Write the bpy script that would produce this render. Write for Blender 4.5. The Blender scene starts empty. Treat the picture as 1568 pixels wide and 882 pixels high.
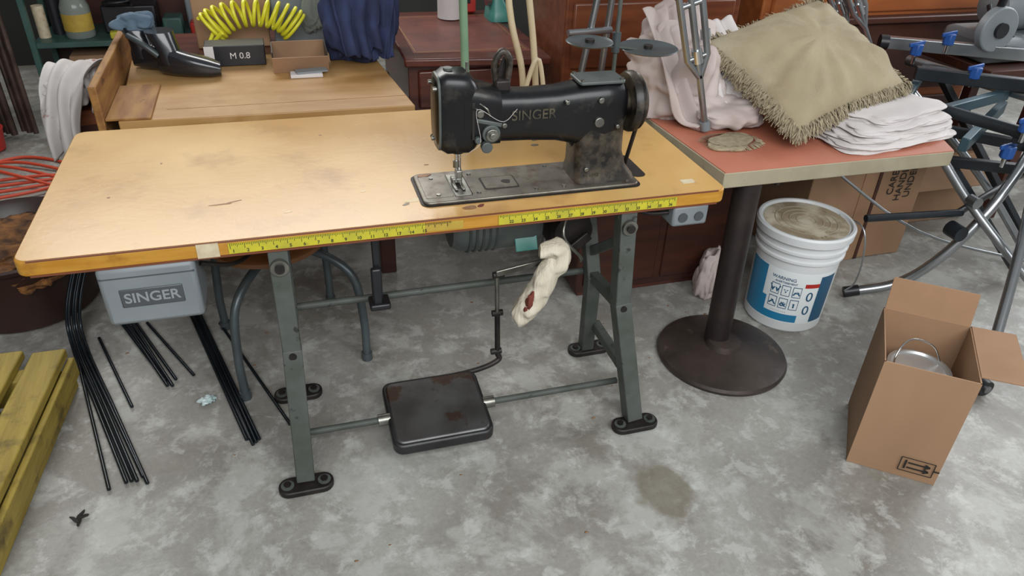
import bpy, bmesh, math, random
from mathutils import Vector, Matrix, noise, Euler
random.seed(7)
SC=bpy.context.scene
SC.view_settings.view_transform='Standard'
# ---------------------------------------------------------------- helpers
def lin(h):
    h=h.lstrip('#');o=[]
    for i in (0,2,4):
        c=int(h[i:i+2],16)/255
        o.append(c/12.92 if c<=.04045 else ((c+.055)/1.055)**2.4)
    return (*o,1)
MATS={}
def mat(name,c1,c2=None,rough=.5,metal=0,scale=8,bump=0,detail=6,lo=.35,hi=.65,stretch=None,c3=None,scale3=30,lo3=.62,hi3=.68,spec=.5,coat=0,alpha=1,bscale=None,rvar=0):
    if name in MATS:return MATS[name]
    m=bpy.data.materials.new(name);m.use_nodes=True;nt=m.node_tree;N=nt.nodes;Lk=nt.links
    b=N['Principled BSDF'];b.inputs['Roughness'].default_value=rough;b.inputs['Metallic'].default_value=metal
    b.inputs['Specular IOR Level'].default_value=spec;b.inputs['Coat Weight'].default_value=coat
    if alpha<1:b.inputs['Alpha'].default_value=alpha
    b.inputs['Base Color'].default_value=lin(c1)
    tc=N.new('ShaderNodeTexCoord');mp=N.new('ShaderNodeMapping');Lk.new(tc.outputs['Object'],mp.inputs[0])
    if stretch:mp.inputs['Scale'].default_value=stretch
    if c2:
        n=N.new('ShaderNodeTexNoise');n.inputs['Scale'].default_value=scale;n.inputs['Detail'].default_value=detail;Lk.new(mp.outputs[0],n.inputs['Vector'])
        r=N.new('ShaderNodeValToRGB');r.color_ramp.elements[0].position=lo;r.color_ramp.elements[1].position=hi
        r.color_ramp.elements[0].color=lin(c1);r.color_ramp.elements[1].color=lin(c2);Lk.new(n.outputs['Fac'],r.inputs[0]);out=r.outputs[0]
        if c3:
            n3=N.new('ShaderNodeTexNoise');n3.inputs['Scale'].default_value=scale3;n3.inputs['Detail'].default_value=7;n3.inputs['Roughness'].default_value=.62;Lk.new(tc.outputs['Object'],n3.inputs['Vector'])
            r3=N.new('ShaderNodeValToRGB');r3.color_ramp.elements[0].position=lo3;r3.color_ramp.elements[1].position=hi3
            Lk.new(n3.outputs['Fac'],r3.inputs[0])
            mx=N.new('ShaderNodeMix');mx.data_type='RGBA';Lk.new(r3.outputs[0],mx.inputs[0]);Lk.new(out,mx.inputs[6]);mx.inputs[7].default_value=lin(c3);out=mx.outputs[2]
        Lk.new(out,b.inputs['Base Color'])
        if rvar:
            mr=N.new('ShaderNodeMapRange');mr.inputs[3].default_value=rough-rvar;mr.inputs[4].default_value=rough+rvar;Lk.new(n.outputs['Fac'],mr.inputs[0]);Lk.new(mr.outputs[0],b.inputs['Roughness'])
    if bump:
        nb=N.new('ShaderNodeTexNoise');nb.inputs['Scale'].default_value=bscale or scale*3;nb.inputs['Detail'].default_value=6;Lk.new(mp.outputs[0],nb.inputs['Vector'])
        bp=N.new('ShaderNodeBump');bp.inputs['Strength'].default_value=bump;bp.inputs['Distance'].default_value=.01;Lk.new(nb.outputs['Fac'],bp.inputs['Height']);Lk.new(bp.outputs[0],b.inputs['Normal'])
    MATS[name]=m;return m
def root(name,loc=(0,0,0)):
    e=bpy.data.objects.new(name,None);e.location=loc;e.empty_display_size=.05;SC.collection.objects.link(e);return e
def attach(o,par):
    if par:
        o.parent=par;o.matrix_parent_inverse=Matrix.Translation(-Vector(par.location))
def addmesh(name,V,F,m,par=None,smooth=True,bevel=0,ang=.6,seg=2):
    me=bpy.data.meshes.new(name);me.from_pydata([tuple(v) for v in V],[],F)
    bm=bmesh.new();bm.from_mesh(me);bmesh.ops.recalc_face_normals(bm,faces=bm.faces);bm.to_mesh(me);bm.free()
    if smooth:
        me.shade_smooth();me.set_sharp_from_angle(angle=ang)
    o=bpy.data.objects.new(name,me);SC.collection.objects.link(o);me.materials.append(m)
    if bevel:
        md=o.modifiers.new('b','BEVEL');md.width=bevel;md.segments=seg;md.limit_method='ANGLE';md.angle_limit=.6
    attach(o,par);return o
BF=[(0,1,2,3),(4,7,6,5),(0,4,5,1),(1,5,6,2),(2,6,7,3),(3,7,4,0)]
def box(name,x,y,z,m,par=None,bevel=.003,rot=None,piv=None):
    V=[Vector(p) for p in [(x[0],y[0],z[0]),(x[1],y[0],z[0]),(x[1],y[1],z[0]),(x[0],y[1],z[0]),(x[0],y[0],z[1]),(x[1],y[0],z[1]),(x[1],y[1],z[1]),(x[0],y[1],z[1])]]
    if rot:
        c=Vector(piv) if piv else sum(V,Vector())/8
        R=Euler(rot).to_matrix();V=[c+R@(v-c) for v in V]
    return addmesh(name,V,BF,m,par,bevel=bevel)
def slab(name,quad,z0,z1,m,par=None,bevel=.003):
    V=[(x,y,z0) for x,y in quad]+[(x,y,z1) for x,y in quad];n=len(quad)
    F=[tuple(range(n)),tuple(range(n,2*n))]+[(i,(i+1)%n,n+(i+1)%n,n+i) for i in range(n)]
    return addmesh(name,V,F,m,par,bevel=bevel)
def rrect(x0,x1,y0,y1,r,k=5):
    P=[]
    for cx,cy,a in ((x1-r,y1-r,0),(x0+r,y1-r,90),(x0+r,y0+r,180),(x1-r,y0+r,270)):
        for i in range(k+1):
            t=math.radians(a+90*i/k);P.append((cx+r*math.cos(t),cy+r*math.sin(t)))
    return P
def blob(cx,cy,rx,ry,rot=0,n=18,sd=0):
    P=[]
    for i in range(n):
        a=2*math.pi*i/n;k=1+.35*noise.noise(Vector((math.cos(a)*1.5+sd,math.sin(a)*1.5,sd)));x=rx*k*math.cos(a);y=ry*k*math.sin(a)
        P.append((cx+x*math.cos(rot)-y*math.sin(rot),cy+x*math.sin(rot)+y*math.cos(rot)))
    return P
def bar(name,p0,p1,w,d,m,par=None,bevel=.003,up=(1,0,0)):
    p0=Vector(p0);p1=Vector(p1);t=(p1-p0).normalized();u=Vector(up);u=(u-t*u.dot(t)).normalized();v=t.cross(u)
    V=[]
    for p in (p0,p1):
        for a,b in ((-1,-1),(1,-1),(1,1),(-1,1)):V.append(p+u*a*w/2+v*b*d/2)
    return addmesh(name,V,BF,m,par,bevel=bevel)
def catmull(P,k=6):
    P=[Vector(p) for p in P]
    if len(P)<3:return P
    Q=[P[0]*2-P[1]]+P+[P[-1]*2-P[-2]];o=[]
    for i in range(1,len(Q)-2):
        for j in range(k):
            t=j/k;a,b,c,d=Q[i-1],Q[i],Q[i+1],Q[i+2]
            o.append(.5*((2*b)+(c-a)*t+(2*a-5*b+4*c-d)*t*t+(-a+3*b-3*c+d)*t**3))
    o.append(P[-1]);return o
def tube(name,P,r,m,par=None,smooth=True,seg=10,k=6):
    n0=len(P);Q=catmull(P,k) if smooth and n0>2 else [Vector(p) for p in P]
    def rad(i):
        if not isinstance(r,(list,tuple)):return r
        f=i/(len(Q)-1)*(len(r)-1);a=int(min(f,len(r)-2));return r[a]+(r[a+1]-r[a])*(f-a)
    V=[];F=[];pu=None
    for i,q in enumerate(Q):
        t=(Q[min(i+1,len(Q)-1)]-Q[max(i-1,0)]).normalized()
        if pu is None:
            pu=Vector((0,0,1)) if abs(t.z)<.9 else Vector((1,0,0))
        u=(pu-t*pu.dot(t)).normalized();v=t.cross(u);pu=u
        for j in range(seg):
            a=2*math.pi*j/seg;V.append(q+(u*math.cos(a)+v*math.sin(a))*rad(i))
    for i in range(len(Q)-1):
        for j in range(seg):
            a=i*seg+j;b=i*seg+(j+1)%seg;F.append((a,b,b+seg,a+seg))
    F.append(tuple(range(seg)));F.append(tuple(range(len(V)-seg,len(V))))
    return addmesh(name,V,F,m,par,ang=1.0)
def cyl(name,p0,p1,r0,m,par=None,r1=None,seg=32,bevel=0):
    p0=Vector(p0);p1=Vector(p1);t=(p1-p0).normalized();u=Vector((0,0,1)) if abs(t.z)<.9 else Vector((1,0,0));u=(u-t*u.dot(t)).normalized();v=t.cross(u)
    r1=r0 if r1 is None else r1;V=[];F=[]
    for p,r in ((p0,r0),(p1,r1)):
        for j in range(seg):
            a=2*math.pi*j/seg;V.append(p+(u*math.cos(a)+v*math.sin(a))*r)
    F=[(j,(j+1)%seg,seg+(j+1)%seg,seg+j) for j in range(seg)]+[tuple(range(seg)),tuple(range(seg,2*seg))]
    return addmesh(name,V,F,m,par,bevel=bevel)
def lathe(name,c,prof,m,par=None,axis='z',seg=48,cap=True):
    c=Vector(c);V=[];F=[]
    for (r,h) in prof:
        for j in range(seg):
            a=2*math.pi*j/seg
            if axis=='z':V.append(c+Vector((r*math.cos(a),r*math.sin(a),h)))
            elif axis=='x':V.append(c+Vector((h,r*math.cos(a),r*math.sin(a))))
            else:V.append(c+Vector((r*math.cos(a),h,r*math.sin(a))))
    for i in range(len(prof)-1):
        for j in range(seg):
            a=i*seg+j;b=i*seg+(j+1)%seg;F.append((a,b,b+seg,a+seg))
    if cap:F.append(tuple(range(seg)));F.append(tuple(range(len(V)-seg,len(V))))
    return addmesh(name,V,F,m,par)
def loft(name,secs,m,par=None,axis='x',seg=40,n=4,bevel=0):
    V=[];F=[]
    for s in secs:
        e=s[5] if len(s)>5 else n
        for j in range(seg):
            a=2*math.pi*j/seg;ca,sa=math.cos(a),math.sin(a)
            p=s[1]+s[3]*math.copysign(abs(ca)**(2/e),ca);q=s[2]+s[4]*math.copysign(abs(sa)**(2/e),sa)
            V.append({'x':(s[0],p,q),'z':(p,q,s[0]),'y':(p,s[0],q)}[axis])
    for i in range(len(secs)-1):
        for j in range(seg):
            a=i*seg+j;b=i*seg+(j+1)%seg;F.append((a,b,b+seg,a+seg))
    F.append(tuple(range(seg)));F.append(tuple(range(len(V)-seg,len(V))))
    return addmesh(name,V,F,m,par,ang=.75,bevel=bevel)
def crumple(name,c,s,m,par=None,seed=0,amp=.25,freq=2.5,e=2.5,sub=5,rotz=0,floor=None,st=(1,1,.5)):
    """cloth-like heap with smooth long folds"""
    bm=bmesh.new();bmesh.ops.create_icosphere(bm,subdivisions=sub,radius=1)
    R=Matrix.Rotation(rotz,3,'Z');off=Vector((seed*3.1,seed*1.7,seed*.9))
    for v in bm.verts:
        p=v.co.copy();l=(abs(p.x)**e+abs(p.y)**e+abs(p.z)**e)**(1/e);p=p/l
        q0=Vector((p.x*st[0],p.y*st[1],p.z*st[2]))
        f=noise.noise(q0*freq*.55+off);g=noise.noise(q0*freq*.55+off*2)
        h=math.sin(g*9+f*3)
        f2=f*.9+h*.17+noise.noise(p*freq*1.6+off)*.10
        p=p*(1+amp*f2)
        q=R@Vector((p.x*s[0],p.y*s[1],p.z*s[2]))+Vector(c)
        if floor is not None and q.z<floor:q.z=floor+.0005*random.random()
        v.co=q
    me=bpy.data.meshes.new(name);bm.to_mesh(me);bm.free();me.shade_smooth()
    o=bpy.data.objects.new(name,me);SC.collection.objects.link(o);me.materials.append(m);attach(o,par)
    return o
def drape(name,path,width,dirw,m,par=None,fold=.02,nf=4,seed=0,n=50,thick=.004,taper=.8,zmin=None):
    """a sheet swept along a path, with folds running along the path"""
    Q=catmull(path,14);w=Vector(dirw).normalized();V=[];F=[]
    for i,q in enumerate(Q):
        f=i/(len(Q)-1);t=(Q[min(i+1,len(Q)-1)]-Q[max(i-1,0)]).normalized();nn=t.cross(w).normalized()
        for j in range(n+1):
            s=j/n-.5;ww=width*(1-(1-taper)*f)*(1+.12*noise.noise(Vector((f*3,seed,0))))
            a=fold*(.5+f*.7)*(math.sin(s*2*math.pi*nf+2.5*noise.noise(Vector((f*2,s*2,seed)))*2)+.8*noise.noise(Vector((s*5,f*3,seed+5))))
            drop=Vector((0,0,-1))*.05*noise.noise(Vector((s*4,seed,1)))*f
            v=q+w*s*ww+nn*a+drop
            if zmin is not None:v.z=max(v.z,zmin)
            V.append(v)
    k=n+1
    for i in range(len(Q)-1):
        for j in range(n):
            a=i*k+j;F.append((a,a+1,a+k+1,a+k))
    o=addmesh(name,V,F,m,par,ang=3);md=o.modifiers.new('s','SOLIDIFY');md.thickness=thick;md.offset=1;return o
def text(name,s,loc,size,m,par=None,rot=(math.pi/2,0,0),ext=.0008,al='CENTER',bold=0,bend=None):
    cu=bpy.data.curves.new(name,'FONT');cu.body=s;cu.size=size;cu.extrude=ext;cu.align_x=al;cu.align_y='CENTER';cu.offset=bold
    o=bpy.data.objects.new(name,cu)
    if not bend:o.location=loc;o.rotation_euler=rot
    SC.collection.objects.link(o)
    dg=bpy.context.evaluated_depsgraph_get();me=bpy.data.meshes.new_from_object(o.evaluated_get(dg));mw=o.matrix_basis.copy()
    bpy.data.objects.remove(o)
    if bend:
        cx,cy,r,ang,z0=bend
        for v in me.vertices:
            a=math.radians(ang)+v.co.x/r;rr=r+v.co.z;v.co=Vector((cx+rr*math.cos(a),cy+rr*math.sin(a),z0+v.co.y))
    else:me.transform(mw)
    me.materials.clear();me.materials.append(m)
    ob=bpy.data.objects.new(name,me);SC.collection.objects.link(ob);attach(ob,par);return ob
def boxes(name,L,m,par=None):
    V=[];F=[]
    for (x,y,z) in L:
        b=len(V);V+=[(x[0],y[0],z[0]),(x[1],y[0],z[0]),(x[1],y[1],z[0]),(x[0],y[1],z[0]),(x[0],y[0],z[1]),(x[1],y[0],z[1]),(x[1],y[1],z[1]),(x[0],y[1],z[1])]
        F+=[tuple(b+i for i in f) for f in BF]
    return addmesh(name,V,F,m,par,smooth=False)
# ---------------------------------------------------------------- materials
M_top=mat('tabletop_laminate','#b58a4b','#caa566',rough=.3,scale=2.2,lo=.3,hi=.72,c3='#9c733a',scale3=5,lo3=.54,hi3=.78,bump=.03,bscale=60,rvar=.1)
M_edge=mat('table_edge_wood','#a8741e','#bb8a34',rough=.45,scale=6,stretch=(1,8,8),bump=.05,c3='#8f5f1e',scale3=12,lo3=.58,hi3=.75)
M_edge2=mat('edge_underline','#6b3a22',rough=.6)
M_wear=mat('scorch_mark','#7a5230','#8f6840',rough=.5,scale=40)
M_wearl=mat('pale_wear','#d2be96','#c5ad80',rough=.4,scale=40)
M_iron=mat('grey_enamel_iron','#40453f','#4d514d',rough=.55,metal=0,scale=14,c3='#2b2c2a',bump=.06,spec=.35)
M_dark=mat('dark_cast_iron','#1f1b1a','#2e2826',rough=.5,metal=.4,scale=20,bump=.1)
M_steel=mat('worn_steel','#74736d','#908f87',rough=.36,metal=.9,scale=25)
M_bed=mat('bed_steel','#625d55','#7d786e',rough=.4,metal=.65,scale=12,c3='#4d382c',scale3=20,lo3=.5,hi3=.72,bump=.05)
M_black=mat('black_japanned','#08080a','#101012',rough=.34,scale=10,c3='#3a352e',scale3=16,lo3=.56,hi3=.76,coat=.08,spec=.4)
M_blackw=mat('black_japanned_worn','#0e0e0e','#29231d',rough=.4,scale=10,c3='#5a5043',scale3=22,lo3=.44,hi3=.74,coat=.05,spec=.4)
M_chrome=mat('chrome','#c9cbcc',rough=.15,metal=1)
M_alu=mat('aluminium','#a4a7a9','#8f9294',rough=.28,metal=.9,scale=6)
M_pedal=mat('pedal_iron','#444342','#5a5a5a',rough=.36,metal=.55,scale=9,c3='#44342b',scale3=6,lo3=.50,hi3=.55,bump=.06)
M_pedrim=mat('pedal_rim_iron','#2c2b2c','#3c3c3d',rough=.4,metal=.6,scale=12,c3='#45372e',bump=.08)
M_greybox=mat('grey_paint_box','#6e7478','#7a8083',rough=.45,scale=5)
M_plate=mat('name_plate','#44484b',rough=.4)
M_letter=mat('plate_letters','#82878b',rough=.4)
M_gold=mat('faded_gold_letters','#4f4939','#26231d',rough=.5,scale=40)
M_tape=mat('tape_measure_yellow','#bdb42b','#a8a131',rough=.5,scale=20,c3='#9a8a38',scale3=30)
M_tapef=mat('tape_measure_faded','#b0953a','#a38734',rough=.6,scale=20)
M_tick=mat('tape_ink','#33331c',rough=.6)
M_label=mat('paper_label','#c9bca0','#b8a88a',rough=.7,scale=40,c3='#96836a',scale3=20)
M_pink=mat('pink_laminate','#a9654f','#b5725b',rough=.42,scale=4,rvar=.08)
M_cream=mat('cream_edge','#a09780','#928973',rough=.55,scale=10,c3='#8a7f66')
M_post=mat('brown_black_post','#261f1e','#342b28',rough=.45,metal=.3,scale=12,bump=.08)
M_base=mat('brown_base_iron','#352d29','#463c37',rough=.42,metal=.3,scale=9,bump=.12,c3='#55483f',scale3=14)
M_white=mat('white_bucket_plastic','#cfd1d1','#c5c7c8',rough=.4,scale=4)
M_lab=mat('bucket_label_blue','#1d6c94','#2479a2',rough=.4,scale=3)
M_lab2=mat('bucket_label_white','#dde2e2','#d4d9d9',rough=.4,scale=3)
M_labd=mat('bucket_label_ink','#22506e',rough=.5)
M_dirt=mat('lid_dirt','#8f8068','#bdb4a0',rough=.85,scale=12,lo=.42,hi=.6,c3='#75664f',scale3=26)
M_card=mat('cardboard','#907055','#9b7b5e',rough=.85,scale=4,stretch=(1,1,.3),bump=.02)
M_cardin=mat('cardboard_inside','#987659','#8a6b50',rough=.85,scale=5)
M_ink=mat('black_print','#1c1815',rough=.7)
M_pil=mat('khaki_pillow','#8f8268','#a09378',rough=.95,scale=5,bump=.25,bscale=160,c3='#aea48c',scale3=4,lo3=.5,hi3=.8)
M_fringe=mat('pillow_fringe','#857860','#a0947a',rough=.95,scale=60)
M_cloth=mat('white_cloth','#bfb8b6','#cec8c5',rough=.9,scale=5,bump=.1)
M_cloth2=mat('pinkish_cloth','#ac9c97','#beb2ad',rough=.9,scale=4,bump=.1)
M_sock=mat('knit_sock','#bfb6a2','#cec6b4',rough=.95,scale=30,bump=.5,stretch=(1,1,.2),bscale=120)
M_blood=mat('reddish_stain','#5a261c','#74382a',rough=.9,scale=30)
M_oak=mat('desk_oak','#98713f','#ad8655',rough=.36,scale=2.2,stretch=(1,5,5),rvar=.06,detail=3,c3='#c2a276',scale3=3,lo3=.5,hi3=.85)
M_rough=mat('rough_board','#75491f','#946b34',rough=.7,scale=5,stretch=(6,1,6),c3='#4a2f16',scale3=14)
M_mahog=mat('mahogany','#42201a','#5c2e22',rough=.3,scale=3,stretch=(1,6,6),coat=.2)
M_mahogd=mat('cabinet_dark','#361b12','#482316',rough=.5,scale=3,stretch=(1,8,8))
M_mahog2=mat('chest_wood','#5e301c','#764025',rough=.36,scale=3,stretch=(1,8,8),coat=.1)
M_mahog3=mat('orange_wood','#8f4f28','#a65f30',rough=.4,scale=3,stretch=(1,8,8))
M_leather=mat('leather_top','#56281f','#6b3428',rough=.4,scale=10,bump=.1)
M_goldline=mat('gold_line','#8f7040',rough=.4,metal=.4)
M_yel=mat('yellow_hose','#cfca26','#dad434',rough=.35,scale=4)
M_bk=mat('black_plastic','#15161a','#1e1f24',rough=.4,scale=9)
M_boot=mat('black_glossy_leather','#101217','#1c1f25',rough=.25,scale=6,coat=.4)
M_blue=mat('blue_quilt','#222843','#303a5c',rough=.95,scale=10,bump=.3,bscale=40)
M_teal=mat('teal_enamel','#3a7a72','#4b8c82',rough=.35,scale=6)
M_green=mat('green_pole','#5c7a62','#6d8a70',rough=.4,scale=6)
M_beige=mat('beige_tube','#b0a083','#c2b394',rough=.5,scale=6)
M_motor=mat('motor_grey','#4a504e','#5a605d',rough=.45,metal=.2,scale=12)
M_tray=mat('tray_grey','#454c4e','#52595b',rough=.38,metal=.4,scale=12)
M_shelf=mat('green_steel_shelf','#2e4a44','#3a5850',rough=.45,scale=6)
M_tub=mat('brown_tub_plastic','#2b1a15','#38231d',rough=.4,scale=5)
M_leaf=mat('dry_leaves','#3e2614','#8a5a2c',rough=.9,scale=22,bump=.6)
M_rag=mat('stained_rag','#c2bdba','#b0aaa7',rough=.95,scale=5,c3='#8f5048',scale3=9,lo3=.60,hi3=.66)
M_orange=mat('orange_cord','#c0452a',rough=.5)
M_red=mat('red_plastic','#a82a22',rough=.4)
M_pallet=mat('yellow_painted_wood','#8a7630','#9f8a3c',rough=.6,scale=4,stretch=(8,1,8),c3='#5c4c22',scale3=9,lo3=.52,hi3=.68,bump=.2)
M_rod=mat('black_rods','#0e1418','#1a2228',rough=.25,metal=.3,scale=8)
M_stool=mat('grey_tube_stool','#474f52','#565f62',rough=.38,metal=.4,scale=8)
M_seat=mat('stool_seat_wood','#6d4428','#7d5230',rough=.5,scale=5)
M_standblk=mat('stand_black','#191d21','#262b30',rough=.4,metal=.3,scale=7)
M_standteal=mat('stand_bluegrey','#2b4048','#38505a',rough=.4,metal=.3,scale=7)
M_bluek=mat('blue_knob','#1f4a8c',rough=.4)
M_glass=mat('clear_plastic','#9ba39a',rough=.15,alpha=.5)
M_can=mat('paint_can_lid','#c4c6c6','#aeb0b0',rough=.3,metal=.7,scale=10)
M_wall=mat('back_wall_paint','#262724','#32322f',rough=.8,scale=2)
M_rust=mat('dark_pipes','#3c2f2a','#5a4840',rough=.4,metal=.5,scale=12)
M_scrap=mat('wrapper_foil','#9fb4b4','#c9d4d4',rough=.3,scale=40)
def floor_mat():
    m=bpy.data.materials.new('concrete_floor');m.use_nodes=True;nt=m.node_tree;N=nt.nodes;L=nt.links;b=N['Principled BSDF']
    tc=N.new('ShaderNodeTexCoord')
    def nz(s,d,r=.6,dist=0):
        n=N.new('ShaderNodeTexNoise');n.inputs['Scale'].default_value=s;n.inputs['Detail'].default_value=d;n.inputs['Roughness'].default_value=r;n.inputs['Distortion'].default_value=dist
        L.new(tc.outputs['Object'],n.inputs['Vector']);return n
    def ramp(src,p):
        r=N.new('ShaderNodeValToRGB');e=r.color_ramp.elements
        e[0].position,e[0].color=p[0][0],lin(p[0][1]);e[1].position,e[1].color=p[-1][0],lin(p[-1][1])
        for q in p[1:-1]:
            x=e.new(q[0]);x.color=lin(q[1])
        L.new(src,r.inputs[0]);return r.outputs[0]
    def mix(f,a,bb,fac=None,mode='MIX'):
        x=N.new('ShaderNodeMix');x.data_type='RGBA';x.blend_type=mode
        if f is not None:L.new(f,x.inputs[0])
        else:x.inputs[0].default_value=fac
        L.new(a,x.inputs[6])
        if isinstance(bb,str):x.inputs[7].default_value=lin(bb)
        else:L.new(bb,x.inputs[7])
        return x.outputs[2]
    base=ramp(nz(1.7,10,.62).outputs['Fac'],[(.34,'#847f76'),(.5,'#9b9891'),(.66,'#b0afa8')])
    fine=ramp(nz(60,9,.8).outputs['Fac'],[(.3,'#5c5c5c'),(.7,'#a2a2a2')])
    c=mix(None,base,fine,.5,'OVERLAY')
    sc=ramp(nz(4.0,10,.70,.25).outputs['Fac'],[(.50,'#000000'),(.58,'#a0a0a0')])
    c=mix(sc,c,'#c0c2bc')
    sc2=ramp(nz(12,9,.72,.3).outputs['Fac'],[(.53,'#000000'),(.61,'#a0a0a0')])
    c=mix(sc2,c,'#c8c9c4')
    dk=ramp(nz(2.7,10,.70,.2).outputs['Fac'],[(.36,'#a4a4a4'),(.46,'#000000')])
    c=mix(dk,c,'#79736a')
    dk2=ramp(nz(8,10,.74,.2).outputs['Fac'],[(.34,'#b0b0b0'),(.41,'#000000')])
    c=mix(dk2,c,'#6c655a')
    mp=N.new('ShaderNodeMapping');mp.inputs['Location'].default_value=(-1.53*8.5,.38*6.5,0);mp.inputs['Scale'].default_value=(8.5,6.5,7);L.new(tc.outputs['Object'],mp.inputs[0])
    nd=nz(12,5);ad=N.new('ShaderNodeVectorMath');ad.operation='ADD';L.new(mp.outputs[0],ad.inputs[0])
    sb=N.new('ShaderNodeVectorMath');sb.operation='SUBTRACT';L.new(nd.outputs['Color'],sb.inputs[0]);sb.inputs[1].default_value=(.5,.5,.5);L.new(sb.outputs[0],ad.inputs[1])
    g=N.new('ShaderNodeTexGradient');g.gradient_type='SPHERICAL';L.new(ad.outputs[0],g.inputs[0])
    st=ramp(g.outputs['Fac'],[(.16,'#000000'),(.42,'#d4d4d4')]);c=mix(st,c,'#655c4a')
    L.new(c,b.inputs['Base Color'])
    r=N.new('ShaderNodeMapRange');r.inputs[3].default_value=.28;r.inputs[4].default_value=.62;L.new(nz(5,6).outputs['Fac'],r.inputs[0]);L.new(r.outputs[0],b.inputs['Roughness'])
    bp=N.new('ShaderNodeBump');bp.inputs['Strength'].default_value=.15;bp.inputs['Distance'].default_value=.01;L.new(nz(28,8,.7).outputs['Fac'],bp.inputs['Height']);L.new(bp.outputs[0],b.inputs['Normal'])
    return m
# ---------------------------------------------------------------- shell
box('floor',(-3.5,6.5),(-3.5,4.2),(-.1,0),floor_mat(),bevel=0)
box('wall_back',(-3.5,6.5),(4.2,4.3),(0,3),M_wall,bevel=0)
box('wall_left',(-3.6,-3.5),(-3.5,4.2),(0,3),M_wall,bevel=0)
# ---------------------------------------------------------------- sewing table
T=root('industrial_sewing_table',(.9,.4,0))
slab('tabletop_panel',rrect(0,1.8,0,.8,.03),.700,.739,M_edge,T,.004)
slab('tabletop_laminate',rrect(.004,1.796,.004,.796,.03),.7385,.7405,M_top,T,0)
box('edge_worn_underline',(.03,1.77),(-.0015,.004),(.698,.703),M_edge2,T,0)  # red-brown worn line along the bottom of the front edge
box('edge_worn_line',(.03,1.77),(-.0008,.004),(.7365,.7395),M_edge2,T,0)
boxes('tape_measure_strip',[((.456,.93),(-.003,.001),(.706,.733)),((1.125,1.64),(-.003,.001),(.706,.733)),],M_tape,T)
boxes('tape_measure_faded',[((.93,1.03),(-.002,.001),(.708,.731))],M_tapef,T)
tk=[];x=.46;i=0
while x<1.635:
    if not(1.0<x<1.125):
        h=.014 if i%8==0 else(.009 if i%4==0 else .005);tk.append(((x,x+.0012),(-.0036,-.002),(.733-h,.733)))
    x+=.0254*1.3/8;i+=1
boxes('tape_ticks',tk,M_tick,T)
for k in range(36):
    xx=.467+k*.033
    if xx<.93 or 1.13<xx<1.63:text('tape_number_%d'%k,str(k+1),(xx,-.0035,.7125),.012,M_tick,T,ext=.0002,bold=.0003)
box('paper_label_patch',(.385,.435),(-.003,.001),(.702,.7385),M_label,T,0)
box('table_sticker',(1.69,1.73),(.06,.085),(.7405,.741),M_label,T,0)
for k,(cx,cy,rx,ry,ro,mm) in enumerate(((.44,.20,.03,.003,.05,M_wear),(.47,.21,.02,.002,.3,M_wear),(.72,.63,.005,.004,0,M_wear),(.27,.5,.003,.005,0,M_wear),(1.06,.045,.022,.010,.1,M_wear),(1.09,.05,.012,.006,.6,M_blood),(.93,.12,.028,.010,.2,M_wearl),(.90,.10,.012,.005,.6,M_bed),(1.3,.48,.014,.009,0,M_steel),(1.36,.42,.012,.008,0,M_steel),(1.37,.46,.010,.007,0,M_steel),(.16,.30,.004,.003,0,M_wear),(1.0,.34,.008,.003,0,M_wear),(.6,.12,.012,.003,.2,M_wearl),(.8,.2,.008,.005,0,M_wearl))):
    slab('top_mark_%d'%k,blob(cx,cy,rx,ry,ro,sd=k),.7404,.7412,mm,T,0)
for s,x in(('left',.565),('right',1.505)):
    fx=.552 if s=='left' else 1.555
    bar('front_leg_upper_'+s,(x,.03,.70),(x,-.01,.40),.048,.05,M_iron,T)
    bar('front_leg_lower_'+s,(x,-.01,.41),(fx,-.10,.02),.05,.05,M_iron,T)
    bar('back_leg_upper_'+s,(x,.36,.70),(x,.20,.36),.045,.04,M_iron,T)
    bar('back_leg_lower_'+s,(x,.20,.38),(fx-.01,.28,.02),.045,.04,M_iron,T)
    bar('side_brace_'+s,(x,-.01,.40),(x,.22,.37),.03,.035,M_iron,T)
    bar('side_brace_diag_'+s,(x,.0,.62),(x,.24,.44),.02,.03,M_iron,T)
    bar('side_brace_low_'+s,(fx,-.07,.14),(fx,.25,.14),.03,.03,M_iron,T)
    bar('top_rail_'+s,(x,.02,.685),(x,.62,.685),.05,.03,M_iron,T)
    for n,fy in(('front',-.12),('back',.28)):
        slab('foot_plate_%s_%s'%(n,s),rrect(fx-.075,fx+.075,fy-.032,fy+.032,.03),0.001,.02,M_dark,T,.004)
        for dx in(-.05,.05):
            cyl('foot_washer_%s_%s_%d'%(n,s,dx>0),(fx+dx,fy,.018),(fx+dx,fy,.023),.018,M_iron,T);cyl('foot_bolt_%s_%s_%d'%(n,s,dx>0),(fx+dx,fy,.018),(fx+dx,fy,.03),.010,M_dark,T,seg=6)
    cyl('leg_bolt_'+s,(x,.004,.655),(x,-.012,.655),.022,M_steel,T);cyl('leg_bolt_cap_'+s,(x,-.01,.655),(x,-.02,.655),.012,M_dark,T)
    cyl('leg_bolt_low_'+s,(x,-.03,.40),(x,-.04,.40),.01,M_dark,T)
tube('cross_rod',[(.565,.24,.37),(1.505,.24,.37)],.011,M_iron,T)
box('switch_box',(.158,.375),(-.005,.15),(.540,.70),M_greybox,T,.012)
box('switch_box_lid_line',(.162,.371),(-.006,.0),(.672,.675),M_plate,T,0)
box('switch_box_plate',(.198,.338),(-.008,.0),(.592,.642),M_plate,T,.003)
text('switch_box_lettering','SINGER',(.268,-.0085,.617),.037,M_letter,T,bold=.0006)
box('outlet_box',(1.64,1.75),(.0,.08),(.635,.70),M_greybox,T,.008)
for dx in(.03,.08):cyl('outlet_knockout_%d'%(dx*100),(1.64+dx,.001,.665),(1.64+dx,-.004,.665),.014,M_plate,T)
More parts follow.
